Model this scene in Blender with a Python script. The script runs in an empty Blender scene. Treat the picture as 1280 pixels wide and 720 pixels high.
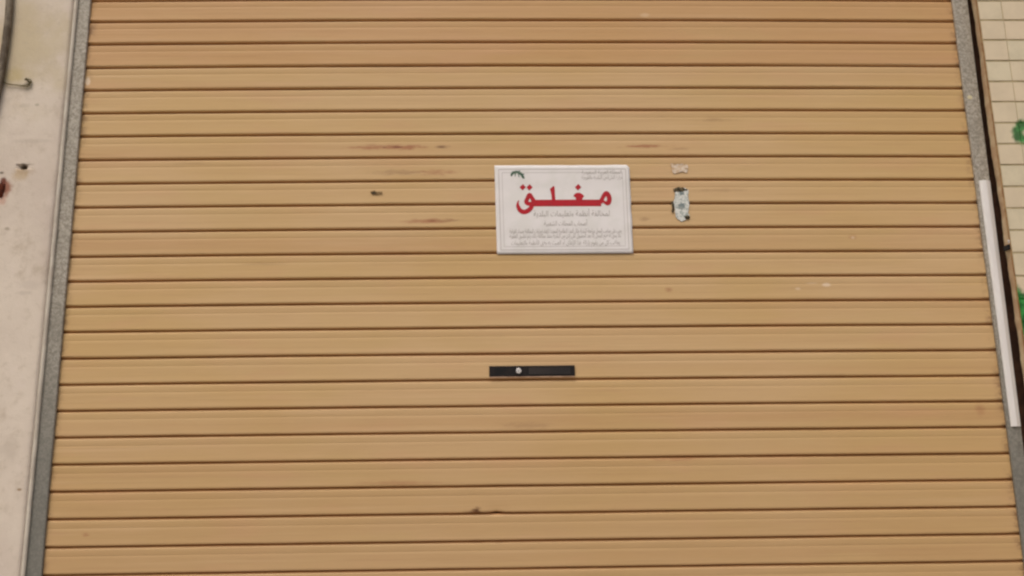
import bpy, bmesh, math, random
from mathutils import Vector, Matrix, noise

random.seed(7)
S = bpy.context.scene
COL = S.collection
Z0 = 3.0                                   # world height of the topmost visible slat seam

# ------------------------------------------------------------------ camera
F_PX, PITCH, YAW, ROLL = 1100.106, 0.2053335, -0.0244537, 0.0128491
CAM = Vector((-0.130921, -2.699427, Z0 - 1.550848))
cp, sp, cy, sy, cr, sr = (math.cos(PITCH), math.sin(PITCH), math.cos(YAW), math.sin(YAW), math.cos(ROLL), math.sin(ROLL))
R3 = Matrix(((cy, -sy, 0), (sy, cy, 0), (0, 0, 1))) @ Matrix(((1, 0, 0), (0, cp, -sp), (0, sp, cp))) @ Matrix(((cr, 0, sr), (0, 1, 0), (-sr, 0, cr)))
right, fwd, up = R3 @ Vector((1, 0, 0)), R3 @ Vector((0, 1, 0)), R3 @ Vector((0, 0, 1))
cam_d = bpy.data.cameras.new('camera')
cam_d.sensor_width = 36
cam_d.lens = 36 * F_PX / 1280
cam_d.clip_start = 0.05
cam_d.clip_end = 500
cam = bpy.data.objects.new('camera', cam_d)
COL.objects.link(cam)
M4 = Matrix.Identity(4)
for i in range(3):
    M4[i][0], M4[i][1], M4[i][2], M4[i][3] = right[i], up[i], -fwd[i], CAM[i]
cam.matrix_world = M4
S.camera = cam

# ------------------------------------------------------------------ light
SUN_EL, SUN_AZ = math.radians(58), math.radians(205)      # azimuth clockwise from +Y: in front of the shutter, from the left
w = bpy.data.worlds.new('World'); S.world = w; w.use_nodes = True
nt = w.node_tree
sky = nt.nodes.new('ShaderNodeTexSky'); sky.sky_type = 'NISHITA'; sky.sun_disc = False
sky.sun_elevation = SUN_EL; sky.sun_rotation = SUN_AZ
sky.air_density = 1.0; sky.dust_density = 6.0; sky.ozone_density = 0.6
nt.links.new(sky.outputs[0], nt.nodes['Background'].inputs[0])
nt.nodes['Background'].inputs[1].default_value = 0.12
sd = bpy.data.lights.new('sun', 'SUN'); sd.energy = 1.2; sd.angle = math.radians(35); sd.color = (1.0, 0.97, 0.92)
so = bpy.data.objects.new('sun', sd); COL.objects.link(so)
sdir = Vector((math.sin(SUN_AZ) * math.cos(SUN_EL), math.cos(SUN_AZ) * math.cos(SUN_EL), math.sin(SUN_EL)))
so.rotation_euler = sdir.to_track_quat('Z', 'Y').to_euler()
so.location = sdir * 20

S.view_settings.view_transform = 'Standard'
S.view_settings.look = 'None'
S.view_settings.gamma = 1
S.view_settings.use_curve_mapping = False
S.view_settings.exposure = -0.17
S.render.engine = 'CYCLES'
S.cycles.use_denoising = True
S.cycles.filter_width = 2.4
S.cycles.max_bounces = 8


# ------------------------------------------------------------------ helpers
def at(x, y, Y):
    """world point at depth Y seen at photograph pixel (1280x720)"""
    d = R3 @ Vector((x - 640, F_PX, 360 - y))
    t = (Y - CAM.y) / d.y
    return CAM + d * t


def tag(o, label=None, cat=None, group=None, kind=None):
    if label: o['label'] = label
    if cat: o['category'] = cat
    if group: o['group'] = group
    if kind: o['kind'] = kind
    return o


def empty(name, loc=(0, 0, 0)):
    o = bpy.data.objects.new(name, None); o.location = loc; o.empty_display_size = .1
    COL.objects.link(o)
    return o


def link(name, bm, mat, parent=None, smooth=False, normals=True):
    if normals: bmesh.ops.recalc_face_normals(bm, faces=bm.faces)
    me = bpy.data.meshes.new(name)
    bm.to_mesh(me); bm.free()
    if smooth:
        for p in me.polygons: p.use_smooth = True
    for m in (mat if isinstance(mat, (list, tuple)) else [mat]): me.materials.append(m)
    o = bpy.data.objects.new(name, me); COL.objects.link(o)
    if parent:
        o.parent = parent
        top = parent
        off = Vector(parent.location)
        while top.parent:
            top = top.parent; off += Vector(top.location)
        me.transform(Matrix.Translation(-off))
    return o


def bx(bm, x0, x1, y0, y1, z0, z1, bev=0.0):
    vs = [bm.verts.new((x, y, z)) for x in (x0, x1) for y in (y0, y1) for z in (z0, z1)]
    fs = [(0, 1, 3, 2), (4, 6, 7, 5), (0, 4, 5, 1), (2, 3, 7, 6), (0, 2, 6, 4), (1, 5, 7, 3)]
    faces = [bm.faces.new([vs[i] for i in f]) for f in fs]
    if bev:
        ed = set(e for f in faces for e in f.edges)
        bmesh.ops.bevel(bm, geom=list(ed), offset=bev, segments=2, affect='EDGES', profile=.5)


def tube(bm, pts, rad, n=10, cap=True):
    pts = [Vector(p) for p in pts]
    rings = []
    for i, p in enumerate(pts):
        t = (pts[min(i + 1, len(pts) - 1)] - pts[max(i - 1, 0)]).normalized()
        a = Vector((0, 1, 0)) if abs(t.y) < .9 else Vector((1, 0, 0))
        u = t.cross(a).normalized(); v = t.cross(u).normalized()
        r = rad[i] if isinstance(rad, (list, tuple)) else rad
        rings.append([bm.verts.new(p + (u * math.cos(q) + v * math.sin(q)) * r) for q in [2 * math.pi * k / n for k in range(n)]])
    for a, b in zip(rings, rings[1:]):
        for k in range(n): bm.faces.new((a[k], a[(k + 1) % n], b[(k + 1) % n], b[k]))
    if cap:
        bm.faces.new(rings[0]); bm.faces.new(rings[-1])


class NT:
    """small node-building helper"""
    def __init__(s, name):
        s.m = bpy.data.materials.new(name); s.m.use_nodes = True
        s.t = s.m.node_tree; s.b = s.t.nodes['Principled BSDF']
        g = s.t.nodes.new('ShaderNodeNewGeometry'); s.P = g.outputs['Position']
        sx = s.t.nodes.new('ShaderNodeSeparateXYZ'); s.t.links.new(s.P, sx.inputs[0])
        s.x, s.y, s.z = sx.outputs

    def set(s, sock, v):
        if hasattr(v, 'links') or hasattr(v, 'is_output'): s.t.links.new(v, sock)
        else: sock.default_value = v

    def math(s, op, a, b=0.0, c=0.0, clamp=False):
        n = s.t.nodes.new('ShaderNodeMath'); n.operation = op; n.use_clamp = clamp
        s.set(n.inputs[0], a); s.set(n.inputs[1], b); s.set(n.inputs[2], c)
        return n.outputs[0]

    def noise(s, scale, detail=4, rough=.5, stretch=(1, 1, 1), off=(0, 0, 0), dist=0.0, kind='noise'):
        mp = s.t.nodes.new('ShaderNodeMapping'); s.t.links.new(s.P, mp.inputs[0])
        mp.inputs['Scale'].default_value = stretch; mp.inputs['Location'].default_value = off
        if kind == 'noise':
            n = s.t.nodes.new('ShaderNodeTexNoise'); n.inputs['Detail'].default_value = detail
            n.inputs['Roughness'].default_value = rough; n.inputs['Distortion'].default_value = dist
        else:
            n = s.t.nodes.new('ShaderNodeTexVoronoi')
        n.inputs['Scale'].default_value = scale
        s.t.links.new(mp.outputs[0], n.inputs['Vector'])
        return n.outputs[0] if kind != 'cell' else n.outputs['Color']

    def ramp(s, v, lo, hi, a=0.0, b=1.0):
        n = s.t.nodes.new('ShaderNodeMapRange'); n.interpolation_type = 'SMOOTHSTEP'
        s.set(n.inputs[0], v)
        for i, q in enumerate((lo, hi, a, b)): s.set(n.inputs[i + 1], q)
        return n.outputs[0]

    def mix(s, f, a, b, mode='MIX'):
        n = s.t.nodes.new('ShaderNodeMix'); n.data_type = 'RGBA'; n.blend_type = mode
        s.set(n.inputs[0], f)
        s.set(n.inputs[6], a if hasattr(a, 'links') else (*a, 1)); s.set(n.inputs[7], b if hasattr(b, 'links') else (*b, 1))
        return n.outputs[2]

    def spot(s, x, z, rx, rz, warp=None, amt=.6, soft=.6, tilt=0.0):
        """soft elliptical stain centred at world x, z"""
        dx = s.math('SUBTRACT', s.x, x); dz = s.math('SUBTRACT', s.z, z)
        if tilt:
            dz = s.math('MULTIPLY_ADD', dx, -tilt, dz)
        a = s.math('POWER', s.math('ABSOLUTE', s.math('DIVIDE', dx, rx)), 2)
        b = s.math('POWER', s.math('ABSOLUTE', s.math('DIVIDE', dz, rz)), 2)
        d = s.math('SQRT', s.math('ADD', a, b))
        if warp is not None:
            d = s.math('ADD', d, s.math('MULTIPLY', s.math('SUBTRACT', warp, .5), amt * 2))
        return s.ramp(d, 1.0, 1.0 - soft)

    def bump(s, h, dist=.001, strength=1.0):
        n = s.t.nodes.new('ShaderNodeBump'); n.inputs['Distance'].default_value = dist; n.inputs['Strength'].default_value = strength
        s.set(n.inputs['Height'], h)
        s.t.links.new(n.outputs[0], s.b.inputs['Normal'])

    def out(s, col, rough=.6, spec=.4, metal=0.0):
        s.set(s.b.inputs['Base Color'], col if hasattr(col, 'links') else (*col, 1))
        s.set(s.b.inputs['Roughness'], rough)
        s.b.inputs['Specular IOR Level'].default_value = spec
        s.b.inputs['Metallic'].default_value = metal
        return s.m


def lin(r, g, b):
    f = lambda c: (c / 255) / 12.92 if c <= 10 else (((c / 255) + .055) / 1.055) ** 2.4
    return (f(r), f(g), f(b))


def pxz(x, y, Y=0.0):
    p = at(x, y, Y); return p.x, p.z


# ------------------------------------------------------------------ materials
def mat_shutter():
    n = NT('tan_shutter_paint')
    base = lin(202, 169, 123)
    big = n.noise(1.3, 3, .5, (1, 1, 2.2), (3, 0, 1))
    c = n.mix(n.ramp(big, .35, .68), base, lin(198, 164, 111))
    # slat to slat variation (each slat faded a little differently)
    per = n.noise(1.0, 2, .6, (.12, .12, 9.0), (0, 4, 0))
    c = n.mix(n.ramp(per, .50, .72, 0, .55), c, lin(188, 147, 101))
    # the top three slats, usually rolled up in the box, keep the original orange
    c = n.mix(n.ramp(n.z, Z0 - .235, Z0 - .233, 0, .52), c, lin(188, 140, 90))
    c = n.mix(n.ramp(n.z, 1.85, 1.15, 0, .5), c, lin(182, 146, 102))  # lower slats darkened in colour, for the dimmer light towards the bottom
    # faint horizontal dust streaks
    st = n.noise(6, 5, .65, (.28, 1, 11), (1, 0, 5))
    c = n.mix(n.ramp(st, .52, .78, 0, .32), c, lin(168, 130, 92))
    st2 = n.noise(3, 4, .6, (.35, 1, 16), (7, 0, 2))
    c = n.mix(n.ramp(st2, .55, .75, 0, .30), c, lin(216, 183, 142))
    fs = n.noise(14, 6, .75, (.10, 1, 14), (3, 0, 8))
    c = n.mix(n.ramp(fs, .50, .70, 0, .30), c, lin(170, 134, 92))
    fs2 = n.noise(18, 6, .75, (.10, 1, 14), (13, 0, 8))
    c = n.mix(n.ramp(fs2, .54, .70, 0, .28), c, lin(222, 190, 146))
    # pinkish / yellowish blotches
    bl = n.noise(5, 3, .5, (.6, 1, 2.5), (11, 0, 0))
    c = n.mix(n.ramp(bl, .52, .70, 0, .24), c, lin(200, 154, 116))
    bl = n.noise(4, 3, .5, (.6, 1, 2.5), (21, 0, 9))
    c = n.mix(n.ramp(bl, .52, .68, 0, .22), c, lin(192, 163, 108))
    warp = n.noise(60, 6, .75, (.40, 1, 1.8), (2, 0, 3))
    rust, dark = lin(156, 98, 66), lin(138, 104, 72)
    spots = [  # px x, y, half-width px, half-height px, strength, colour
        (490, 184, 52, 4.6, .7, rust), (512, 184, 16, 2.8, .6, rust), (552, 183.5, 13, 2.6, .7, dark), (496, 184, 9, 1.9, .8, lin(118, 66, 44)), (480, 184.2, 5, 1.6, .7, lin(118, 66, 44)), (551, 183.8, 6, 1.6, .6, lin(110, 78, 50)), (541, 276.5, 8, 1.6, .6, lin(122, 80, 50)), (455, 185, 34, 2.6, .4, rust),
        (500, 216, 40, 4.4, .5, dark), (548, 215.5, 30, 4.4, .5, rust), (536, 276.5, 36, 4.2, .65, rust), (560, 276, 24, 2.4, .4, dark),
        (806, 183, 32, 3.0, .85, rust), (848, 186, 16, 2.4, .35, dark), (892, 150, 34, 3.0, .35, dark),
        (836, 362, 6, 3.5, .5, rust), (1066, 296, 7, 4, .38, rust), (806, 274, 10, 3, .4, dark), (655, 532, 40, 5, .35, dark),
        (846, 573, 50, 3.5, .4, rust), (500, 604, 60, 4, .35, rust), (108, 668, 6, 3, .5, rust), (1225, 512, 8, 10, .35, rust),
        (1040, 470, 30, 4, .25, dark), (330, 330, 40, 3, .25, dark), (240, 205, 30, 3, .2, dark), (900, 238, 40, 3, .25, dark),
        (596, 637.5, 7.5, 4.0, .95, lin(88, 52, 24)), (596, 641, 22, 4.0, .55, lin(110, 70, 40)), (596, 677, 14, 3.0, .5, lin(110, 70, 40)), (624, 677, 8, 2.5, .4, lin(110, 70, 40)),
    ]
    for (px, py, rx, rz, k, colr) in spots:
        x, z = pxz(px, py); sc = 2.9 / 1100 if False else (at(px + 1, py, 0).x - x)
        c = n.mix(n.math('MULTIPLY', n.spot(x, z, rx * sc * 1.1, rz * sc * 1.15, warp, 1.1, .95), k), c, colr)
    # grime where the slat ends run in the rails
    en = n.math('MULTIPLY', n.ramp(n.math('ABSOLUTE', n.x), 1.415, 1.452), n.ramp(n.noise(22, 4, .7, (1, 1, 1.3), (5, 5, 5)), .42, .68))
    c = n.mix(n.math('MULTIPLY', en, .8), c, lin(112, 78, 54))
    pale = lin(222, 200, 170)
    for (px, py, rx, rz, k) in [(1033, 356, 7, 3.5, .8), (997, 361, 5, 2.2, .5), (1015, 354, 10, 1.6, .3), (806, 19, 8, 4, .3), (110, 102, 4.5, 7.5, .95), (1066, 297, 3, 2.4, .5)]:
        x, z = pxz(px, py); sc = at(px + 1, py, 0).x - x
        c = n.mix(n.math('MULTIPLY', n.spot(x, z, rx * sc, rz * sc, warp, .5, .6), k), c, pale)
    # dirt worked into the inside of the curls (a paint-free, oxidised strip deep in each joint)
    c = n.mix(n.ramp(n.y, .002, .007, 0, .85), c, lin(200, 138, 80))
    fine = n.noise(60, 4, .6, (.25, 1, 3))
    n.bump(n.math('ADD', n.noise(9, 3, .5, (.35, 1, 2)), n.math('MULTIPLY', fine, .12)), .0022, .5)
    return n.out(c, n.ramp(st, .3, .8, .5, .68), .32)


def mat_galv(name='galvanised_steel', dk=1.0):
    n = NT(name)
    a = n.noise(110, 4, .75, off=(1, 2, 3))
    b = n.noise(9, 4, .6, (1, 1, .6))
    c = n.mix(n.ramp(a, .36, .64), lin(140, 134, 120), lin(180, 172, 158))
    c = n.mix(n.ramp(b, .45, .7, 0, .5), c, lin(138, 132, 118))
    c = n.mix(n.ramp(n.noise(150, 2, .5), .58, .70, 0, .6), c, lin(204, 198, 186))
    # the lower lengths are duller and greener than the top
    c = n.mix(n.ramp(n.z, 2.2, 1.3, 0, .70), c, lin(104, 105, 99))
    c = n.mix(n.ramp(n.noise(26, 3, .6, (1, 1, .5), (9, 9, 9)), .60, .70, 0, .3), c, lin(98, 92, 84))
    n.bump(a, .0004, .4)
    return n.out(c, .62, .4, .15)


def mat_plaster():
    n = NT('white_plaster')
    warp = n.noise(60, 5, .65)
    big = n.noise(3.2, 5, .6)
    c = n.mix(n.ramp(big, .35, .7), lin(220, 207, 190), lin(208, 194, 178))
    c = n.mix(n.ramp(n.noise(2.0, 4, .6, (1, 1, .7), (5, 0, 1)), .48, .68, 0, .5), c, lin(204, 188, 174))
    # yellowed, damp patch round the top of the wall
    x, z = pxz(30, 55, -.03)
    c = n.mix(n.math('MULTIPLY', n.spot(x, z, .22, .26, n.noise(9, 5, .6), .8, .9), .75), c, lin(196, 180, 144))
    x, z = pxz(18, 95, -.03)
    c = n.mix(n.math('MULTIPLY', n.spot(x, z, .10, .05, n.noise(14, 5, .6), .7, .9), .8), c, lin(192, 174, 128))
    c = n.mix(n.ramp(n.noise(34, 5, .7), .50, .72, 0, .40), c, lin(186, 172, 150))
    c = n.mix(n.ramp(n.noise(11, 5, .7, (1, 1, .8), (4, 4, 2)), .55, .72, 0, .45), c, lin(180, 164, 142))
    c = n.mix(n.ramp(n.noise(17, 5, .7, (1, 1, .8), (14, 4, 2)), .58, .70, 0, .40), c, lin(224, 210, 196))
    for (px, py, rx, rz, k, colr) in [
        (28, 208, 6.5, 5.6, .95, lin(56, 42, 30)), (25, 218, 13, 12, .55, lin(186, 160, 118)), (2, 216, 3.5, 2, .8, lin(90, 76, 62)),
        (3, 250, 7, 10, .5, lin(196, 140, 116)), (9, 286, 5, 3, .55, lin(140, 126, 104)), (46, 131, 4, 2.5, .45, lin(136, 132, 100)), (30, 132, 8, 5, .2, lin(150, 140, 116)),
        (40, 176, 34, 4, .2, lin(160, 148, 132)), (24, 612, 4, 2.2, .8, lin(150, 120, 84)), (36, 108, 9, 8, .4, lin(120, 112, 70)), (7, 235, 10, 15, .85, lin(146, 84, 58)), (4, 226, 6, 7, .9, lin(104, 48, 30)), (30, 214, 18, 8, .3, lin(160, 130, 92)), (60, 470, 14, 60, .2, lin(172, 160, 140)), (12, 560, 16, 24, .25, lin(176, 164, 146)),
        (38, 356, 20, 8, .22, lin(170, 156, 142)), (30, 366, 14, 4, .25, lin(160, 148, 134)), (60, 300, 10, 60, .15, lin(176, 160, 150))]:
        x, z = pxz(px, py, -.03); sc = at(px + 1, py, -.03).x - x
        c = n.mix(n.math('MULTIPLY', n.spot(x, z, rx * sc, rz * sc, warp, .5, .7), k), c, colr)
    fine = n.noise(190, 3, .6)
    n.bump(n.math('ADD', n.math('MULTIPLY', fine, .15), n.noise(14, 5, .6)), .005, .7)
    return n.out(c, .85, .25)


def simple(name, c1, c2, scale=12, rough=.7, spec=.3, bump=.0, metal=0.0, stretch=(1, 1, 1), lo=.4, hi=.65):
    n = NT(name)
    v = n.noise(scale, 5, .6, stretch)
    if bump: n.bump(v, bump, .6)
    return n.out(n.mix(n.ramp(v, lo, hi), c1, c2), rough, spec, metal)


def mat_tiles():
    n = NT('beige_glazed_tile')
    cell = n.t.nodes.new('ShaderNodeAttribute'); cell.attribute_name = 'tint'
    v = n.noise(14, 5, .6)
    c = n.mix(n.ramp(v, .35, .7), lin(216, 203, 172), lin(203, 191, 161))
    c = n.mix(n.math('MULTIPLY', cell.outputs['Fac'], .5), c, lin(220, 196, 166))
    c = n.mix(n.ramp(n.noise(60, 4, .6), .62, .75, 0, .35), c, lin(176, 160, 126))
    c = n.mix(n.ramp(n.z, 2.3, 1.9, 0, .35), c, lin(206, 184, 156))
    c = paint(n, c)
    n.bump(n.noise(20, 4, .6), .0012, .5)
    return n.out(c, .48, .45)


def paint(n, c):
    """green spray paint sprayed over both tiles and joints"""
    warp = n.noise(34, 4, .6, off=(3, 1, 8))
    sc = at(1261, 170, -.05).x - at(1260, 170, -.05).x
    for (px, py, rx, rz, hole) in [(1284, 166, 22, 20, 8), (1274, 384, 9, 30, 0), (1283, 396, 15, 34, 0), (1282, 450, 7, 34, 0)]:
        x, z = pxz(px, py, -.05)
        m = n.math('MULTIPLY', n.spot(x, z, rx * sc, rz * sc, warp, .35, .35), .93)
        if hole:
            h = n.spot(x, z, hole * sc, hole * sc * .8, warp, .4, .5)
            m = n.math('MULTIPLY', m, n.math('SUBTRACT', 1.0, n.math('MULTIPLY', h, .75)))
        g = n.mix(n.ramp(warp, .4, .62), lin(14, 92, 28), lin(52, 146, 62))
        c = n.mix(m, c, g)
    return c


def mat_grout():
    n = NT('dirty_grout')
    c = n.mix(n.ramp(n.noise(20, 4, .6), .35, .65), lin(160, 146, 114), lin(182, 166, 132))
    c = paint(n, c)
    return n.out(c, .9, .2)


M = dict(
    shutter=mat_shutter(), galv=mat_galv(), plaster=mat_plaster(), tile=mat_tiles(), grout=mat_grout(),
    plastic=simple('pale_plastic', lin(222, 218, 213), lin(234, 231, 226), 16, .45, .45, stretch=(2, 1, .4)),
    dark=simple('shaded_void_tone', lin(84, 62, 50), lin(104, 74, 58), 20, .9, .15),  # dark tone stands for the shade inside the gap by the tiles
    mortar=simple('ragged_mortar_edge', lin(188, 158, 124), lin(206, 184, 148), 24, .9, .2, .003),
    mortar_line=simple('brown_sealant', lin(138, 102, 66), lin(166, 134, 92), 30, .8, .25, .002),
    black=simple('black_lacquer', lin(14, 11, 10), lin(30, 23, 20), 40, .5, .3, stretch=(1, 1, 1)),
    slot=simple('grey_black_recess', lin(30, 25, 23), lin(48, 41, 37), 18, .5, .4, stretch=(.3, 1, 1)),
    lip=simple('worn_latch_lip', lin(186, 152, 124), lin(150, 118, 92), 40, .5, .4),
    nickel=simple('nickel', lin(225, 220, 214), lin(205, 200, 196), 60, .3, .6, metal=.4),
    paper=simple('printed_paper', lin(232, 228, 225), lin(226, 223, 218), 18, .75, .25, .0),
    red=simple('red_print', lin(184, 36, 48), lin(172, 42, 50), 60, .7, .25),
    grey=simple('grey_print', lin(168, 162, 154), lin(178, 170, 164), 60, .75, .2),
    faint=simple('pale_grey_print', lin(202, 195, 189), lin(196, 190, 186), 60, .75, .2),
    green=simple('green_print', lin(72, 98, 82), lin(122, 138, 120), 90, .75, .2),
    sticker=simple('torn_sticker_paper', lin(222, 222, 214), lin(156, 166, 160), 150, .8, .2, .001),
    ghost=simple('sticker_backing', lin(222, 206, 186), lin(200, 168, 128), 130, .7, .25, .0),
    adhesive=simple('dirty_adhesive', lin(48, 42, 30), lin(112, 100, 76), 160, .8, .2, .001),
    bluegrey=simple('faded_print', lin(120, 132, 132), lin(158, 164, 158), 120, .8, .2),
    cable=simple('weathered_cable_sheath', lin(92, 80, 64), lin(128, 116, 98), 30, .65, .35, .001),
    wire=simple('verdigris_wire', lin(92, 84, 46), lin(120, 108, 78), 60, .6, .4),
    rust=simple('rusty_iron', lin(100, 48, 30), lin(74, 38, 26), 90, .85, .2, .002),
    asphalt=simple('concrete_paving', lin(158, 150, 140), lin(176, 168, 156), 3, .9, .2, .003),
)

# ------------------------------------------------------------------ setting: pavement
bm = bmesh.new()
vs = [bm.verts.new(v) for v in ((-60, -60, 0), (60, -60, 0), (60, 2, 0), (-60, 2, 0))]
bm.faces.new(vs)
tag(link('pavement', bm, M['asphalt']), kind='structure')

# ------------------------------------------------------------------ roller shutter
shutter = tag(empty('roller_shutter', (0, 0, 0)), 'closed tan metal roller shutter of horizontal slats filling most of the picture', 'roller shutter')

ZK = [0.0039, -0.0726, -0.1527, -0.2363, -0.316, -0.3952, -0.4755, -0.5556, -0.6354, -0.7142, -0.7945, -0.8749, -0.9546, -1.0345, -1.114,
      -1.1958, -1.276, -1.3555, -1.4347, -1.5144, -1.5936, -1.6731, -1.7528, -1.8311]
seams = {k: z for k, z in enumerate(ZK)}
for k in range(-7, 0): seams[k] = ZK[0] - k * .0797
for k in range(24, 37): seams[k] = ZK[23] - (k - 23) * .0797
keys = sorted(seams)


def seam_z(k, x):
    kk = max(0, min(23, k))
    return Z0 + seams[k] + (2.866e-4 - 3.924e-5 * kk) * x + (-3.563e-3 + 1.504e-4 * kk) * x * x


# profile of one slat between two seams: (fraction down, depth)
PROF = [(0.0, .0070), (.028, .0064), (.042, .0034), (.052, .0012), (.078, -.0006), (.12, -.0010), (.295, -.0010), (.316, -.0007), (.333, -.0004), (.350, -.0008), (.385, -.0012),
        (.45, -.0014), (.70, -.0016), (.86, -.0024), (.925, -.0030), (.948, -.0020), (.955, .0018), (.966, .0052), (.982, .0070)]
bm = bmesh.new()
XH = 1.475
NX = 120
xs = [-XH + 2 * XH * i / NX for i in range(NX + 1)]
for k in keys[:-1]:
    rnd = random.Random(k * 31 + 5)
    e0, e1 = rnd.uniform(-.002, .002), rnd.uniform(-.002, .002)
    rows = []
    for f, d in PROF:
        row = []
        for x in xs:
            za, zb = seam_z(k, x), seam_z(k + 1, x)
            dd = d + .0016 * (noise.noise(Vector((x * 1.7, k * .7, 3.1)))) + .0004 * noise.noise(Vector((x * 14, k * 3.3, f * 2)))
            zz = za + (zb - za) * f
            # ends of the slats are slightly open, the joint widens
            edge = max(0, 1 - (XH - abs(x)) / .065)
            if f > .9 and f < .965: zz += edge * .0035
            if f > .9: zz += .0006 * noise.noise(Vector((x * 6, k * 5.1, 0)))
            # dent at one joint
            if k == 20 and f > .85:
                q = math.exp(-((x + .115) / .011) ** 2); zz += q * .006; dd += q * .004
            row.append(bm.verts.new((x + (e1 if x > 0 else e0), dd, zz)))
        rows.append(row)
    for a, b in zip(rows, rows[1:]):
        for i in range(NX): bm.faces.new((a[i], b[i], b[i + 1], a[i + 1]))
curtain = link('curtain', bm, M['shutter'], shutter, smooth=False, normals=False)
for p in curtain.data.polygons: p.use_smooth = True
# solid sheet behind the joints, so that the curtain is a closed wall of steel
bm = bmesh.new(); bx(bm, -XH, XH, .013, .017, .12, 3.56)
back = link('curtain_core', bm, M['dark'], curtain)
zb = Z0 + seams[35]
bm = bmesh.new(); bx(bm, -XH + .03, XH - .03, -.012, .02, .02, .02 + .12, .004)
link('bottom_bar', bm, M['galv'], shutter)
bm = bmesh.new(); bx(bm, -1.62, 1.62, -.03, .40, 3.50, 3.95, .01)
link('shutter_box', bm, M['galv'], shutter)


# guide rails: folded channels, lip in front of the slat ends
def rail(xi, xo, zt, zb2, sgn):
    """xi inner edge, xo outer edge of the face (functions of z)"""
    bm = bmesh.new()
    YF, YB = -.012, .036
    # cross-section (t from inner 0 to outer 1, or absolute offset), y
    sec = [(0.0, -.003), (0.0, YF + .002), (.04, YF), (.96, YF), (1.0, YF + .002), (1.0, YB), (.86, YB), (.86, YF + .0028), (.07, YF + .0028), (.07, -.003)]
    zsn = 60
    prev = None
    for j in range(zsn + 1):
        z = zt + (zb2 - zt) * j / zsn
        a, b = xi(z), xo(z)
        wob = .0007 * noise.noise(Vector((z * 5, a, 0)))
        ring = [bm.verts.new((a + (b - a) * t + wob, y, z)) for t, y in sec]
        if prev:
            for i in range(len(sec)):
                bm.faces.new((prev[i], prev[(i + 1) % len(sec)], ring[(i + 1) % len(sec)], ring[i]))
        else: bm.faces.new(ring)
        prev = ring
    bm.faces.new(prev)
    return bm


def lerp_edge(p0, p1):
    return lambda z: p0[0] + (p1[0] - p0[0]) * (z - p0[1]) / (p1[1] - p0[1])


YR = -.012
rl_in = lerp_edge(pxz(113, 0, YR), pxz(51.5, 720, YR)); rl_out = lerp_edge(pxz(94.5, 0, YR), pxz(28, 720, YR))
rr_in = lerp_edge(pxz(1190.5, 0, YR), pxz(1281, 702, YR)); rr_out = lerp_edge(pxz(1209.5, 0, YR), pxz(1266, 450, YR))
left_rail = tag(link('guide_rail', rail(rl_in, rl_out, 3.5, .0, -1), M['galv'], shutter), 'grey speckled guide rail beside the white plaster wall')
right_rail = tag(link('guide_rail', rail(rr_in, rr_out, 3.5, .0, 1), M['galv'], shutter), 'grey guide rail with a white strip on its middle, near the tiles')
# pale trim strip stuck over the middle of the right rail
bm = bmesh.new()
zt, zb_ = pxz(1229, 226, YR)[1], pxz(1271, 533, YR)[1]
rows = []
for j in range(31):
    z = zt + (zb_ - zt) * j / 30
    a, b = rr_in(z), rr_out(z); a2 = a + (b - a) * (.20 + .04 * j / 30); b2 = b - .001
    sec = [(a2, YR - .0004), (a2 + .0015, YR - .0035), (a2 + .007, YR - .0065), ((a2 + b2) / 2, YR - .0085), (b2 - .012, YR - .0065), (b2 - .003, YR - .0022), (b2, YR - .0004)]
    rows.append([bm.verts.new((x, y, z)) for x, y in sec])
for a, b in zip(rows, rows[1:]):
    for i in range(6): bm.faces.new((a[i], a[i + 1], b[i + 1], b[i]))
bm.faces.new(rows[0]); bm.faces.new(rows[-1])
for a, b in zip(rows, rows[1:]): bm.faces.new((a[0], b[0], b[6], a[6]))
link('cover_strip', bm, M['plastic'], right_rail)
# pale paint drop on the right rail
bm = bmesh.new()
c = at(1212.5, 121.5, YR - .0012)
rg = []
for i in range(14):
    q = 2 * math.pi * i / 14; r = .0085 * (1 + .3 * noise.noise(Vector((math.cos(q) * 2, math.sin(q) * 2, 4))))
    rg.append(bm.verts.new((c.x + r * math.cos(q), YR - .0003, c.z + r * math.sin(q) * .9)))
ce = bm.verts.new((c.x, YR - .002, c.z))
for i in range(14): bm.faces.new((ce, rg[i], rg[(i + 1) % 14]))
link('paint_drop', bm, simple('pale_yellow_paint', lin(206, 196, 160), lin(194, 186, 150), 60), right_rail, smooth=True)

# latch plate
p0, p1 = at(611.5, 464, -.004), at(718.5, 463.2, -.004)
pt, pb = at(665, 457.2, -.004).z, at(665, 470.3, -.004).z
bm = bmesh.new()
bx(bm, p0.x, p1.x, -.0062, .001, pb, pt, .0012)
latch = tag(link('latch_plate', bm, M['black'], shutter), 'narrow black latch plate with a silver keyhole button')
sx0, sx1 = at(661, 464, -.006).x, at(713, 464, -.006).x
zc, zh = (pt + pb) / 2, (pt - pb)
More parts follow.
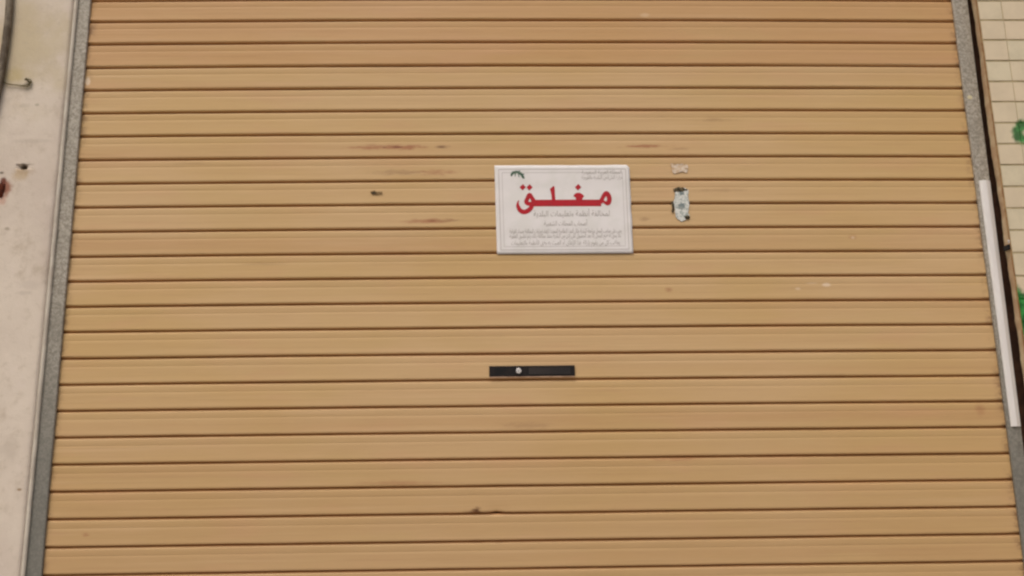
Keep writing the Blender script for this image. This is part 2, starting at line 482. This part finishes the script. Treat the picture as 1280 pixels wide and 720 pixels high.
# raised rim and sunk finger slot
bm = bmesh.new(); bx(bm, sx0, sx1, -.0070, -.0062 + .0001, zc - zh * .32, zc - zh * .22); bx(bm, sx0, sx1, -.0070, -.0061, zc + zh * .24, zc + zh * .32)
bx(bm, sx0 + .0, sx1, -.0066, -.0061, zc - zh * .217, zc + zh * .237)
link('slide_slot', bm, M['slot'], latch)
bm = bmesh.new(); bx(bm, p0.x + .001, p1.x - .001, -.0075, .001, pb - .0042, pb - .0008, .0008)
link('lower_lip', bm, M['lip'], latch)
bm = bmesh.new()
c = at(648.3, 463.6, -.008)
tube(bm, [(c.x, -.006, c.z), (c.x, -.0095, c.z)], .0120, 24)
link('lock_collar', bm, M['black'], latch)
bm = bmesh.new()
tube(bm, [(c.x, -.009, c.z), (c.x, -.0112, c.z), (c.x, -.012, c.z)], [.0085, .0083, .0070], 24)
cyl = link('lock_cylinder', bm, M['nickel'], latch)
bm = bmesh.new(); bx(bm, c.x - .0006, c.x + .0006, -.0124, -.0118, c.z - .0035, c.z + .0035)
link('keyhole', bm, M['slot'], cyl)

# ------------------------------------------------------------------ left wall
YW = -.030
wl_edge = lerp_edge(pxz(91, 0, YW), pxz(23.5, 720, YW))
bm = bmesh.new()
hole = at(28, 208.5, YW)
xl = [0, -.004, -.012, -.03, -.06, -.09, -.12]
zl = []
z = 0.0
while z < 4.2:
    zl.append(z); z += .0022 if abs(z - hole.z) < .03 else .02
xo = -.14
off = []
base_x = wl_edge(hole.z)
hx = hole.x - base_x
q = -.13
cols = [0.0, -.003, -.006, -.010]
while q > -2.6:
    cols.append(-.010 + (q + .13) if False else q)
    q -= .0022 if abs(q - hx) < .03 else (.02 if q > -.5 else .15)
cols = sorted(set([0.0, -.003, -.006, -.010, -.03, -.05, -.07, -.09, -.11] + cols), reverse=True)
grid = []
for z in zl:
    row = []
    e = wl_edge(z) + .0012 * noise.noise(Vector((z * 9, 0, 0)))
    for u in cols:
        x = e + u
        y = YW + .0022 * noise.noise(Vector((x * 3, z * 3, 1))) + .0008 * noise.noise(Vector((x * 11, z * 11, 5)))
        if u > -.010: y += (.010 + u) ** 2 * 55                        # rounded corner
        dx, dz = x - hole.x, z - hole.z
        d = math.hypot((dx * .85 + dz * .5) / .0115, (dz * .85 - dx * .5) / .0085) + .25 * noise.noise(Vector((x * 120, z * 120, 0)))
        if d < 1: y += .022 * min(1, (1 - d) * 2.5)
        row.append(bm.verts.new((x, y, z)))
    row.insert(0, bm.verts.new((e + .0045, -.002, z)))
    row.insert(0, bm.verts.new((e + .0045, .30, z)))
    grid.append(row)
for a, b in zip(grid, grid[1:]):
    for i in range(len(a) - 1): bm.faces.new((a[i], a[i + 1], b[i + 1], b[i]))
# closing faces (back, top, outer end)
bb = [bm.verts.new((grid[j][-1].co.x, .30, grid[j][-1].co.z)) for j in (0, -1)]
bm.faces.new([g[0] for g in grid] + [bb[1], bb[0]])
bm.faces.new(grid[-1] + [bb[1]])
bm.faces.new(grid[0] + [bb[0]])
bm.faces.new([g[-1] for g in grid] + [bb[1], bb[0]])
wall = tag(link('plaster_wall', bm, M['plaster'], None, smooth=False), 'stained off-white plaster wall on the left of the shutter', 'wall')
for p in wall.data.polygons: p.use_smooth = len(p.vertices) == 4

# pale filler bead between the wall and the rail
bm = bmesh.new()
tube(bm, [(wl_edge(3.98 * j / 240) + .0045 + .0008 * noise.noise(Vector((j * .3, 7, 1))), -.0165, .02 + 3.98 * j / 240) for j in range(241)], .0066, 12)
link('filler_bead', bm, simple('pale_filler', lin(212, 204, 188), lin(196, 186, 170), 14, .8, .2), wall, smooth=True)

# cable coming down the wall
def px_path(pts, Y):
    return [at(x, y, Y) for x, y in pts]
bm = bmesh.new()
YC = YW - .012
path = [(26, -330), (20, -200), (15.5, -90), (12.6, -30), (12, 0), (10.6, 22), (7.6, 48), (4.3, 72), (.8, 95), (-5, 122), (-16, 165), (-34, 235), (-70, 330), (-120, 480), (-170, 700), (-190, 900)]
P = px_path(path, YC)
dense = []
for i in range(len(P) - 1):
    a, b, c_, d_ = P[max(i - 1, 0)], P[i], P[i + 1], P[min(i + 2, len(P) - 1)]
    for s in range(6):
        t = s / 6
        dense.append(.5 * ((2 * b) + (c_ - a) * t + (2 * a - 5 * b + 4 * c_ - d_) * t * t + (3 * b - a - 3 * c_ + d_) * t ** 3))
dense.append(P[-1])
dense = [p for p in dense if p.z > .03]
tube(bm, dense, .0112, 14)
tag(link('cable', bm, M['cable'], None, smooth=True), 'thick brown-grey cable curving down the plaster wall in the upper left corner', 'cable')

# thin wire tied from the cable to a nail
wt = tag(empty('wire_tie', at(36, 104, YW)), 'thin greenish wire running from the cable to a small bent nail', 'wire')
bm = bmesh.new()
Yw = YW - .006
tube(bm, px_path([(-4, 99), (3, 102), (8, 104.2), (14, 105.6), (20, 106.2), (27, 106.8), (33, 106.4), (37, 104.6), (39.2, 102.2), (38, 99.6), (34.5, 98.8), (31, 100)], Yw), .0021, 8)
tube(bm, px_path([(20, 106.2), (28, 107.8), (34, 108.2), (37.5, 106)], Yw - .001), .0016, 8)
link('wire', bm, M['wire'], wt, smooth=True)
bm = bmesh.new()
a = at(37, 103, YW)
tube(bm, [(a.x, YW + .004, a.z), (a.x, YW - .012, a.z + .001), (a.x - .003, YW - .016, a.z + .004)], .0026, 8)
tube(bm, [(a.x - .003, YW - .0155, a.z + .004), (a.x - .004, YW - .0175, a.z + .005)], .005, 10)
link('nail', bm, M['wire'], wt, smooth=True)

# rusty stub at the picture's left edge
bm = bmesh.new()
a = at(1.5, 234, YW)
rg = []
N = 18
prof = [(1.0, -.0005), (.85, .006), (.5, .010)]
for s, dpt in prof:
    ring = []
    for i in range(N):
        q = 2 * math.pi * i / N
        r = 1 + .35 * noise.noise(Vector((math.cos(q) * 1.6, math.sin(q) * 1.6, 2 + s)))
        ring.append(bm.verts.new((a.x + .013 * s * r * math.cos(q), YW - dpt, a.z + .024 * s * r * math.sin(q) - .008 * math.sin(q) ** 2)))
    rg.append(ring)
for r0, r1 in zip(rg, rg[1:]):
    for i in range(N): bm.faces.new((r0[i], r0[(i + 1) % N], r1[(i + 1) % N], r1[i]))
bm.faces.new(rg[-1])
tag(link('rusty_bolt', bm, M['rust'], None, smooth=True), 'corroded red-brown bolt stub on the plaster wall at the far left', 'bolt')

# ------------------------------------------------------------------ right wall with tiles
YT = -.050
tw = tag(empty('tiled_wall', (2.6, .1, 0)), 'beige tiled wall marked with green paint on the right of the shutter', 'wall')
te = lerp_edge(pxz(1221.5, 0, YT), pxz(1267.5, 330, YT))            # left edge of the tiles
ge = lerp_edge(pxz(1213.5, 0, -.02), pxz(1275, 450, -.02))     # ragged edge of the mortar
# grout slab
bm = bmesh.new()
NS = 80
ringp = None
for j in range(NS + 1):
    z = 4.2 * j / NS
    e = te(z)
    ring = [bm.verts.new(v) for v in ((e - .001, YT + .0018, z), (4.6, YT + .0018, z), (4.6, .30, z), (e + .09, .30, z), (e + .07, .02, z))]
    if ringp:
        for i in range(5): bm.faces.new((ringp[i], ringp[(i + 1) % 5], ring[(i + 1) % 5], ring[i]))
    else: bm.faces.new(ring)
    ringp = ring
bm.faces.new(ringp)
link('grout_bed', bm, M['grout'], tw)
# tiles
ys = [1.0, 25.2, 50.0, 76.0, 101.8, 127.2, 153.5, 179.7, 206.2, 233.0, 260.2, 287.8, 316.0, 345.0]
zr = [pxz(1250, y, YT)[1] for y in ys]
ph = (zr[0] - zr[-1]) / (len(zr) - 1)
TW = (at(1254.2, 12, YT).x - at(1225, 12, YT).x)
bm = bmesh.new()
tint = bm.faces.layers.float.new('tint')
r = -20
while True:
    ztop = zr[r] if 0 <= r < len(zr) else (zr[0] - r * ph if r < 0 else zr[-1] - (r - len(zr) + 1) * ph)
    zbot = zr[r + 1] if 0 <= r < len(zr) - 1 else ztop - ph
    if zbot < .03: break
    if ztop < 4.15:
        e = te((ztop + zbot) / 2)
        for cidx in range(42):
            rnd = random.Random(r * 100 + cidx)
            x0 = e + .001 + cidx * TW; x1 = e + (cidx + 1) * TW
            g = .0032; gv = .0007
            dx = 0; dy = rnd.uniform(-.0006, .0006)
            n0 = len(bm.faces)
            bm.faces.ensure_lookup_table()
            a0, a1, b0, b1 = x0 + gv + dx, x1 - gv + dx, zbot + g, ztop - g + rnd.uniform(-.0008, .0008)
            c_ = .0006
            o = [bm.verts.new(v) for v in ((a0, YT + .007, b0), (a1, YT + .007, b0), (a1, YT + .007, b1), (a0, YT + .007, b1))]
            m_ = [bm.verts.new(v) for v in ((a0, YT + c_ + dy, b0), (a1, YT + c_ + dy, b0), (a1, YT + c_ + dy, b1), (a0, YT + c_ + dy, b1))]
            f_ = [bm.verts.new(v) for v in ((a0 + c_, YT + dy, b0 + c_), (a1 - c_, YT + dy, b0 + c_), (a1 - c_, YT + dy, b1 - c_), (a0 + c_, YT + dy, b1 - c_))]
            v = rnd.random()
            for A, B in ((o, m_), (m_, f_)):
                for i in range(4):
                    fc = bm.faces.new((A[i], A[(i + 1) % 4], B[(i + 1) % 4], B[i])); fc[tint] = v
            fc = bm.faces.new(f_); fc[tint] = v
    r += 1
link('wall_tiles', bm, M['tile'], tw)


# ragged mortar edge between the gap and the tiles
def strip(f0, f1, y0, y1, mat, name, bulge, seed):
    bm = bmesh.new(); prev = None
    for j in range(421):
        z = 3.95 * j / 420 + .0
        a = f0(z); b = f1(z)
        n1 = noise.noise(Vector((z * 4.3, seed, 0))) * .004 + noise.noise(Vector((z * 17, seed, 3))) * .0035 + noise.noise(Vector((z * 60, seed, 3))) * .0012
        a += n1
        pts = []
        for i in range(7):
            t = i / 6
            yy = y0 + (y1 - y0) * t - bulge * math.sin(math.pi * min(1, t + .1)) + .0015 * noise.noise(Vector((a * 80 + i, z * 45, seed)))
            pts.append(bm.verts.new((a + (b - a) * t, yy, z)))
        pts.append(bm.verts.new((b + .06, .03, z))); pts.append(bm.verts.new((a + .055, .03, z)))
        if prev:
            for i in range(9): bm.faces.new((prev[i], prev[(i + 1) % 9], pts[(i + 1) % 9], pts[i]))
        else: bm.faces.new(pts)
        prev = pts
    bm.faces.new(prev)
    return link(name, bm, mat, tw, smooth=True)


strip(ge, lambda z: te(z) - .003, -.020, -.047, M['mortar'], 'mortar_edge', .004, 3.3)
# thin brown sealant line along the tiles
bm = bmesh.new()
tube(bm, [(te(4.0 * j / 200) - .002 + .0012 * noise.noise(Vector((j * .35, 1, 1))), -.0475, 4.0 * j / 200) for j in range(201)], .0022, 8)
link('sealant_line', bm, M['mortar_line'], tw, smooth=True)
# dark sheet added behind the gap, its colour standing for the gap's shade
bm = bmesh.new(); bx(bm, 1.47, 1.66, .045, .06, 0, 3.5)
link('gap_shade_sheet', bm, M['dark'], tw)
# small black fixing in the gap
p = at(1258.5, 309, -.045)
fx = tag(empty('pipe_clip', p), 'tiny black clip poking out of the gap beside the tiles', 'clip')
bm = bmesh.new()
bx(bm, p.x - .003, p.x + .006, -.056, -.03, p.z - .010, p.z + .007, .002)
link('clip_body', bm, M['black'], fx)
bm = bmesh.new()
tube(bm, [(p.x - .001, -.06, p.z + .010), (p.x - .003, -.064, p.z + .017)], .0028, 8)
link('clip_pin', bm, M['plastic'], fx)

# ------------------------------------------------------------------ paper notice
YP = -.0041
TL, TR, BR, BL = (618, 206.8), (786.6, 206.2), (791.6, 316.4), (621.2, 317.6)


def wave(x, z):
    return YP + .0005 * noise.noise(Vector((x * 7, z * 9, 2))) + .0003 * math.sin(z * 78.8)


def onp(px, py, off=0.0):
    p = at(px, py, YP)
    p.y = wave(p.x, p.z) - off
    return p


notice = tag(empty('paper_notice', onp(705, 262)), 'white printed paper notice with large red Arabic lettering taped to the shutter', 'notice')
bm = bmesh.new()
NU, NV = 48, 32
g = []
for j in range(NV + 1):
    v = j / NV; row = []
    for i in range(NU + 1):
        u = i / NU
        x = (TL[0] * (1 - u) + TR[0] * u) * (1 - v) + (BL[0] * (1 - u) + BR[0] * u) * v
        y = (TL[1] * (1 - u) + TR[1] * u) * (1 - v) + (BL[1] * (1 - u) + BR[1] * u) * v
        if j == 0: y += .6 * noise.noise(Vector((u * 6, 3, 0)))
        if i == NU: x += .7 * noise.noise(Vector((v * 7, 8, 0)))
        if i == NU and j == 0: x -= 1.5; y += 1.6
        row.append(bm.verts.new(onp(x, y)))
    g.append(row)
for a, b in zip(g, g[1:]):
    for i in range(NU): bm.faces.new((a[i], a[i + 1], b[i + 1], b[i]))
sheet = link('sheet', bm, M['paper'], notice, smooth=True)
sm = sheet.modifiers.new('thickness', 'SOLIDIFY'); sm.thickness = .00025; sm.offset = 0


# --- big red word, traced as strokes on the sheet
def poly(bm, pts, off=.0005):
    vs = [bm.verts.new(onp(x, y, off)) for x, y in pts]
    f = bm.faces.new(vs)
    return f


def ribbon(bm, pts, off=.0006):
    """pts: (x, y, width) in photo pixels; a thick pen stroke"""
    L, Rr = [], []
    for i, (x, y, wd) in enumerate(pts):
        x0, y0, _ = pts[max(i - 1, 0)]; x1, y1, _ = pts[min(i + 1, len(pts) - 1)]
        dx, dy = x1 - x0, y1 - y0; l = math.hypot(dx, dy) or 1
        L.append(bm.verts.new(onp(x - dy / l * wd / 2, y + dx / l * wd / 2, off)))
        Rr.append(bm.verts.new(onp(x + dy / l * wd / 2, y - dx / l * wd / 2, off)))
    for i in range(len(pts) - 1): bm.faces.new((L[i], L[i + 1], Rr[i + 1], Rr[i]))


def smoothpts(pts, n=5):
    out = []
    for i in range(len(pts) - 1):
        a, b, c_, d_ = pts[max(i - 1, 0)], pts[i], pts[i + 1], pts[min(i + 2, len(pts) - 1)]
        for s in range(n):
            t = s / n
            out.append(tuple(.5 * ((2 * b[k]) + (c_[k] - a[k]) * t + (2 * a[k] - 5 * b[k] + 4 * c_[k] - d_[k]) * t * t + (3 * b[k] - a[k] - 3 * c_[k] + d_[k]) * t ** 3) for k in range(3)))
    out.append(pts[-1])
    return out


def dot(bm, x, y, r, off):
    poly(bm, [(x - r, y), (x - r * .1, y + r), (x + r, y + .1), (x + r * .1, y - r)], off)


word = bmesh.new()
ribbon(word, [(664, 253.9, 8.2), (680, 253.9, 8.2), (700, 253.8, 8.2), (720, 253.7, 8.2), (740, 253.7, 8.2), (751.5, 253.7, 8.2)], .0006)       # base bar
# meem: rounded teardrop with small eye
ribbon(word, smoothpts([(750, 253.4, 6.6), (752.2, 249.5, 5.0), (754.8, 244.6, 5.2), (758.0, 241.6, 5.8), (761.0, 245.5, 6.0), (761.6, 250.2, 5.8), (759.8, 254.0, 5.8), (756.0, 253.0, 3.6), (752.6, 250.6, 2.6)]), .0007)
poly(word, [(758.6, 239.6), (757.2, 242.5), (761.8, 243.8), (760.6, 241.0)], .0008)
# ghayn: closed head over a neck, one dot
poly(word, [(716.6, 245.2), (718.2, 242.6), (721.2, 241.0), (724.6, 241.0), (728.0, 242.8), (730.4, 245.4), (728.6, 247.0), (727.2, 250.6), (720.2, 250.6), (719.4, 247.0)], .0008)
dot(word, 722.6, 234.0, 4.0, .0008)
# lam: tapering upright
poly(word, [(687.4, 236.2), (691.4, 232.6), (693.2, 233.2), (693.8, 244.0), (694.4, 251.0), (689.8, 251.0), (689.2, 244.0)], .0008)
# qaf: head with eye, two dots, deep bowl to the left
ribbon(word, smoothpts([(668.0, 253.6, 6.6), (665.0, 247.6, 5.0), (662.0, 243.6, 5.4), (659.4, 248.0, 5.2), (657.8, 252.6, 5.2), (661.0, 254.8, 5.0), (666.0, 254.6, 5.4)]), .0007)
ribbon(word, smoothpts([(665.6, 254.0, 5.6), (664.2, 259.0, 5.4), (660.6, 262.9, 5.6), (655.2, 265.0, 5.6), (650.2, 263.0, 5.4), (647.6, 258.4, 4.6), (647.2, 254.2, 2.6), (648.4, 250.6, 1.0)]), .0009)
dot(word, 653.4, 234.0, 3.9, .0008)
dot(word, 661.8, 234.2, 3.9, .0008)
link('headline', word, M['red'], notice, normals=False)

# --- emblem: green fronds arched over a tiny mark
em = bmesh.new()
ribbon(em, smoothpts([(638.6, 219.8, 1.6), (640.6, 216.8, 3.0), (644.6, 215.2, 3.4), (648.8, 216.0, 3.4), (652.4, 218.8, 3.2), (655.2, 223.4, 1.8)]))
for (x, y, dx, dy) in [(641, 217, -2, 4), (644.5, 216, -.6, 5.0), (648, 217, .8, 4.8), (651.6, 219, 2, 4.4), (642.5, 215.6, -2.5, -1.2), (648.5, 214.6, 1.6, -1.6), (653, 218.2, 2.4, -.6)]:
    ribbon(em, [(x, y, 1.5), (x + dx * .6, y + dy * .6, 1.2), (x + dx, y + dy, .4)], .0008)
link('emblem', em, M['green'], notice, normals=False)

# --- thin frame printed round the sheet
fr = bmesh.new()
def inset(u, v):
    x = (TL[0] * (1 - u) + TR[0] * u) * (1 - v) + (BL[0] * (1 - u) + BR[0] * u) * v
    y = (TL[1] * (1 - u) + TR[1] * u) * (1 - v) + (BL[1] * (1 - u) + BR[1] * u) * v
    return x, y
for k_, wd in ((0.03, 1.0), (0.055, .6)):
    kv = k_ * 1.5
    cs = [(k_, kv), (1 - k_, kv), (1 - k_, 1 - kv), (k_, 1 - kv)]
    for a, b in zip(cs, cs[1:] + cs[:1]):
        pts = []
        for s in range(13):
            t = s / 12; x, y = inset(a[0] + (b[0] - a[0]) * t, a[1] + (b[1] - a[1]) * t); pts.append((x, y, wd))
        ribbon(fr, pts, .0005)
link('printed_frame', fr, M['faint'], notice, normals=False)

# --- lines of small print. Arabic letters, joined by their presentation forms
FORMS = {  # isolated, final, initial, medial
    'ا': ('FE8D', 'FE8E', '', ''), 'أ': ('FE83', 'FE84', '', ''), 'إ': ('FE87', 'FE88', '', ''), 'ب': ('FE8F', 'FE90', 'FE91', 'FE92'), 'ة': ('FE93', 'FE94', '', ''),
    'ت': ('FE95', 'FE96', 'FE97', 'FE98'), 'ث': ('FE99', 'FE9A', 'FE9B', 'FE9C'), 'ج': ('FE9D', 'FE9E', 'FE9F', 'FEA0'), 'ح': ('FEA1', 'FEA2', 'FEA3', 'FEA4'),
    'خ': ('FEA5', 'FEA6', 'FEA7', 'FEA8'), 'د': ('FEA9', 'FEAA', '', ''), 'ذ': ('FEAB', 'FEAC', '', ''), 'ر': ('FEAD', 'FEAE', '', ''), 'ز': ('FEAF', 'FEB0', '', ''),
    'س': ('FEB1', 'FEB2', 'FEB3', 'FEB4'), 'ش': ('FEB5', 'FEB6', 'FEB7', 'FEB8'), 'ص': ('FEB9', 'FEBA', 'FEBB', 'FEBC'), 'ض': ('FEBD', 'FEBE', 'FEBF', 'FEC0'),
    'ط': ('FEC1', 'FEC2', 'FEC3', 'FEC4'), 'ظ': ('FEC5', 'FEC6', 'FEC7', 'FEC8'), 'ع': ('FEC9', 'FECA', 'FECB', 'FECC'), 'غ': ('FECD', 'FECE', 'FECF', 'FED0'),
    'ف': ('FED1', 'FED2', 'FED3', 'FED4'), 'ق': ('FED5', 'FED6', 'FED7', 'FED8'), 'ك': ('FED9', 'FEDA', 'FEDB', 'FEDC'), 'ل': ('FEDD', 'FEDE', 'FEDF', 'FEE0'),
    'م': ('FEE1', 'FEE2', 'FEE3', 'FEE4'), 'ن': ('FEE5', 'FEE6', 'FEE7', 'FEE8'), 'ه': ('FEE9', 'FEEA', 'FEEB', 'FEEC'), 'و': ('FEED', 'FEEE', '', ''),
    'ى': ('FEEF', 'FEF0', '', ''), 'ي': ('FEF1', 'FEF2', 'FEF3', 'FEF4'), 'ء': ('FE80', 'FE80', '', ''), 'ئ': ('FE89', 'FE8A', 'FE8B', 'FE8C')}


def shape(text):
    out = []
    for i, ch in enumerate(text):
        if ch not in FORMS: out.append(ch); continue
        f = FORMS[ch]
        pj = i > 0 and text[i - 1] in FORMS and FORMS[text[i - 1]][2] != ''
        nj = i + 1 < len(text) and text[i + 1] in FORMS and f[2] != '' and text[i + 1] != 'ء'
        s = f[3] if pj and nj else f[1] if pj else f[2] if nj else f[0]
        out.append(chr(int(s, 16)))
    return ''.join(reversed(out))


def textline(name, text, x0, x1, y, h, mat, bold=0.0):
    """lays a line of print between photo px x0..x1, mid-height y, letter height h px"""
    cu = bpy.data.curves.new('print', 'FONT'); cu.body = shape(text); cu.size = 1; cu.resolution_u = 1; cu.offset = bold
    to = bpy.data.objects.new('print', cu); COL.objects.link(to)
    bpy.context.view_layer.update()
    me = bpy.data.meshes.new_from_object(to)
    bpy.data.objects.remove(to); bpy.data.curves.remove(cu)
    X = [v.co.x for v in me.vertices]; Y = [v.co.y for v in me.vertices]
    ax, bx_ = min(X), max(X); ym = .25
    sy = h / .9
    for v in me.vertices:
        t = (v.co.x - ax) / (bx_ - ax)
        p = onp(x0 + (x1 - x0) * t, y - (v.co.y - ym) * sy - 1.0 * t * (x1 - x0) / 170, .0006)
        v.co = p - notice.location
    me.materials.append(mat); me.name = name
    o = bpy.data.objects.new(name, me); COL.objects.link(o); o.parent = notice
    return o


textline('small_print', 'المملكة العربية السعودية', 727, 777, 215.8, 6, M['grey'])
textline('small_print', 'وزارة الشؤون البلدية والقروية', 727, 778, 222.2, 6, M['grey'])
textline('small_print', 'لمخالفة أنظمة وتعليمات البلدية', 667, 762, 268.0, 9, M['grey'])
textline('small_print', 'أصحاب المحلات الشعبية', 680, 734, 280.0, 7.5, M['grey'])
textline('small_print', 'يجب على صاحب المحل مراجعة البلدية خلال المدة النظامية المحددة لإنهاء إجراءات المخالفة وسداد الغرامة', 637, 777, 289.6, 6.8, M['grey'])
textline('small_print', 'ولا يحق له فتح المحل إلا بعد الحصول على إذن من البلدية وعند مخالفة ذلك يتم تطبيق العقوبة', 637, 776, 295.6, 6.4, M['grey'])
textline('small_print', 'يعاقب كل من يقوم بإزالة هذا الإعلان أو العبث به وفق الأنظمة والتعليمات', 639, 775, 304.2, 7.0, M['grey'])
# bits of clear tape at the right corner
# ------------------------------------------------------------------ sticker remnants
def blob(name, pts, Y, mat, parent, seed=0, thick=.0006, rag=1.0, sub=6):
    bm = bmesh.new()
    ring = []
    n = len(pts)
    for i in range(n):
        a, b = pts[i], pts[(i + 1) % n]
        for s in range(sub):
            t = s / sub
            x = a[0] + (b[0] - a[0]) * t; y = a[1] + (b[1] - a[1]) * t
            x += rag * noise.noise(Vector((x * .45, y * .45, seed))); y += rag * noise.noise(Vector((x * .45, y * .45, seed + 9)))
            ring.append((x, y))
    f = [bm.verts.new(at(x, y, Y)) for x, y in ring]
    bk = [bm.verts.new(at(x, y, Y) + Vector((0, thick, 0))) for x, y in ring]
    m = len(ring)
    for i in range(m): bm.faces.new((f[i], f[(i + 1) % m], bk[(i + 1) % m], bk[i]))
    ff = bm.faces.new(f)
    bmesh.ops.triangulate(bm, faces=[ff])
    return link(name, bm, mat, parent)


YS = -.0038
st = tag(empty('torn_sticker', at(851, 255, YS)), 'half scraped grey-white sticker with black smudges, to the right of the paper notice', 'sticker')
body = blob('sticker_paper', [(843, 235), (849, 236.5), (856, 234), (861, 238), (860, 247), (862, 256), (860.5, 264), (862, 270), (858, 275), (851, 276.5), (845, 272), (843.5, 262), (842, 252), (844, 243)], YS, M['sticker'], st, 1, .0006, 1.7)
blob('smudge', [(841, 236.5), (846, 234.2), (852, 234), (859, 236.5), (858, 239), (853.5, 239), (850.5, 237.6), (846, 240), (842.6, 239.6)], YS - .0006, M['adhesive'], st, 4, .0004, 1.7)
blob('smudge', [(855.5, 270.5), (860, 268.6), (862.4, 271), (861, 274.2), (857, 274)], YS - .0006, M['adhesive'], st, 5, .0004, .8)
blob('smudge', [(838.5, 253), (841.8, 252), (842.6, 262), (842.2, 266.6), (839.6, 265), (840.8, 259)], YS - .0003, M['adhesive'], st, 6, .0004, 1.0)
blob('faded_mark', [(849, 238.5), (854.5, 238.5), (855, 243), (850.5, 244)], YS - .0005, M['bluegrey'], st, 7, .0003, .9)
blob('faded_mark', [(847.5, 254.6), (855, 254.2), (856.5, 259), (853, 262), (848, 261)], YS - .0005, M['bluegrey'], st, 8, .0003, 1.2)
gs = tag(empty('sticker_remnant', at(849, 211, YS)), 'faint pale sticker remnant above the black-smudged torn sticker', 'sticker')
for i, pts in enumerate([[(838, 204), (846, 206.5), (852, 204.5), (860, 206), (859.5, 210.5), (850, 209.5), (841, 211.5)], [(839.5, 211), (849, 210.8), (858.5, 211.6), (859, 216), (851, 214.5), (845, 217), (840.5, 215)], [(842, 208.5), (850, 207), (857, 209), (856, 213), (848, 214), (842, 213)]]):
    blob('paper_flake', pts, YS - .0002 * i, M['ghost'], gs, 20 + i, .0002, 1.6)
# small dark scrap on the left half of the shutter
sc_ = tag(empty('dark_scrap', at(470, 242, YS)), 'tiny dark scrap stuck on a slat left of the notice', 'scrap')
blob('scrap_piece', [(462.5, 239.6), (468, 238.2), (471.5, 240.6), (477.5, 239.6), (478, 242.6), (473, 243.8), (468, 243), (464.5, 243.4)], YS, simple('dirty_tape', lin(118, 96, 62), lin(160, 132, 92), 200, .8), sc_, 30, .0006, .9)
blob('scrap_residue', [(464, 240.6), (467.8, 239.4), (471, 241.2), (469.8, 242.6), (466, 242.4)], YS - .0005, M['adhesive'], sc_, 31, .0003, .7)
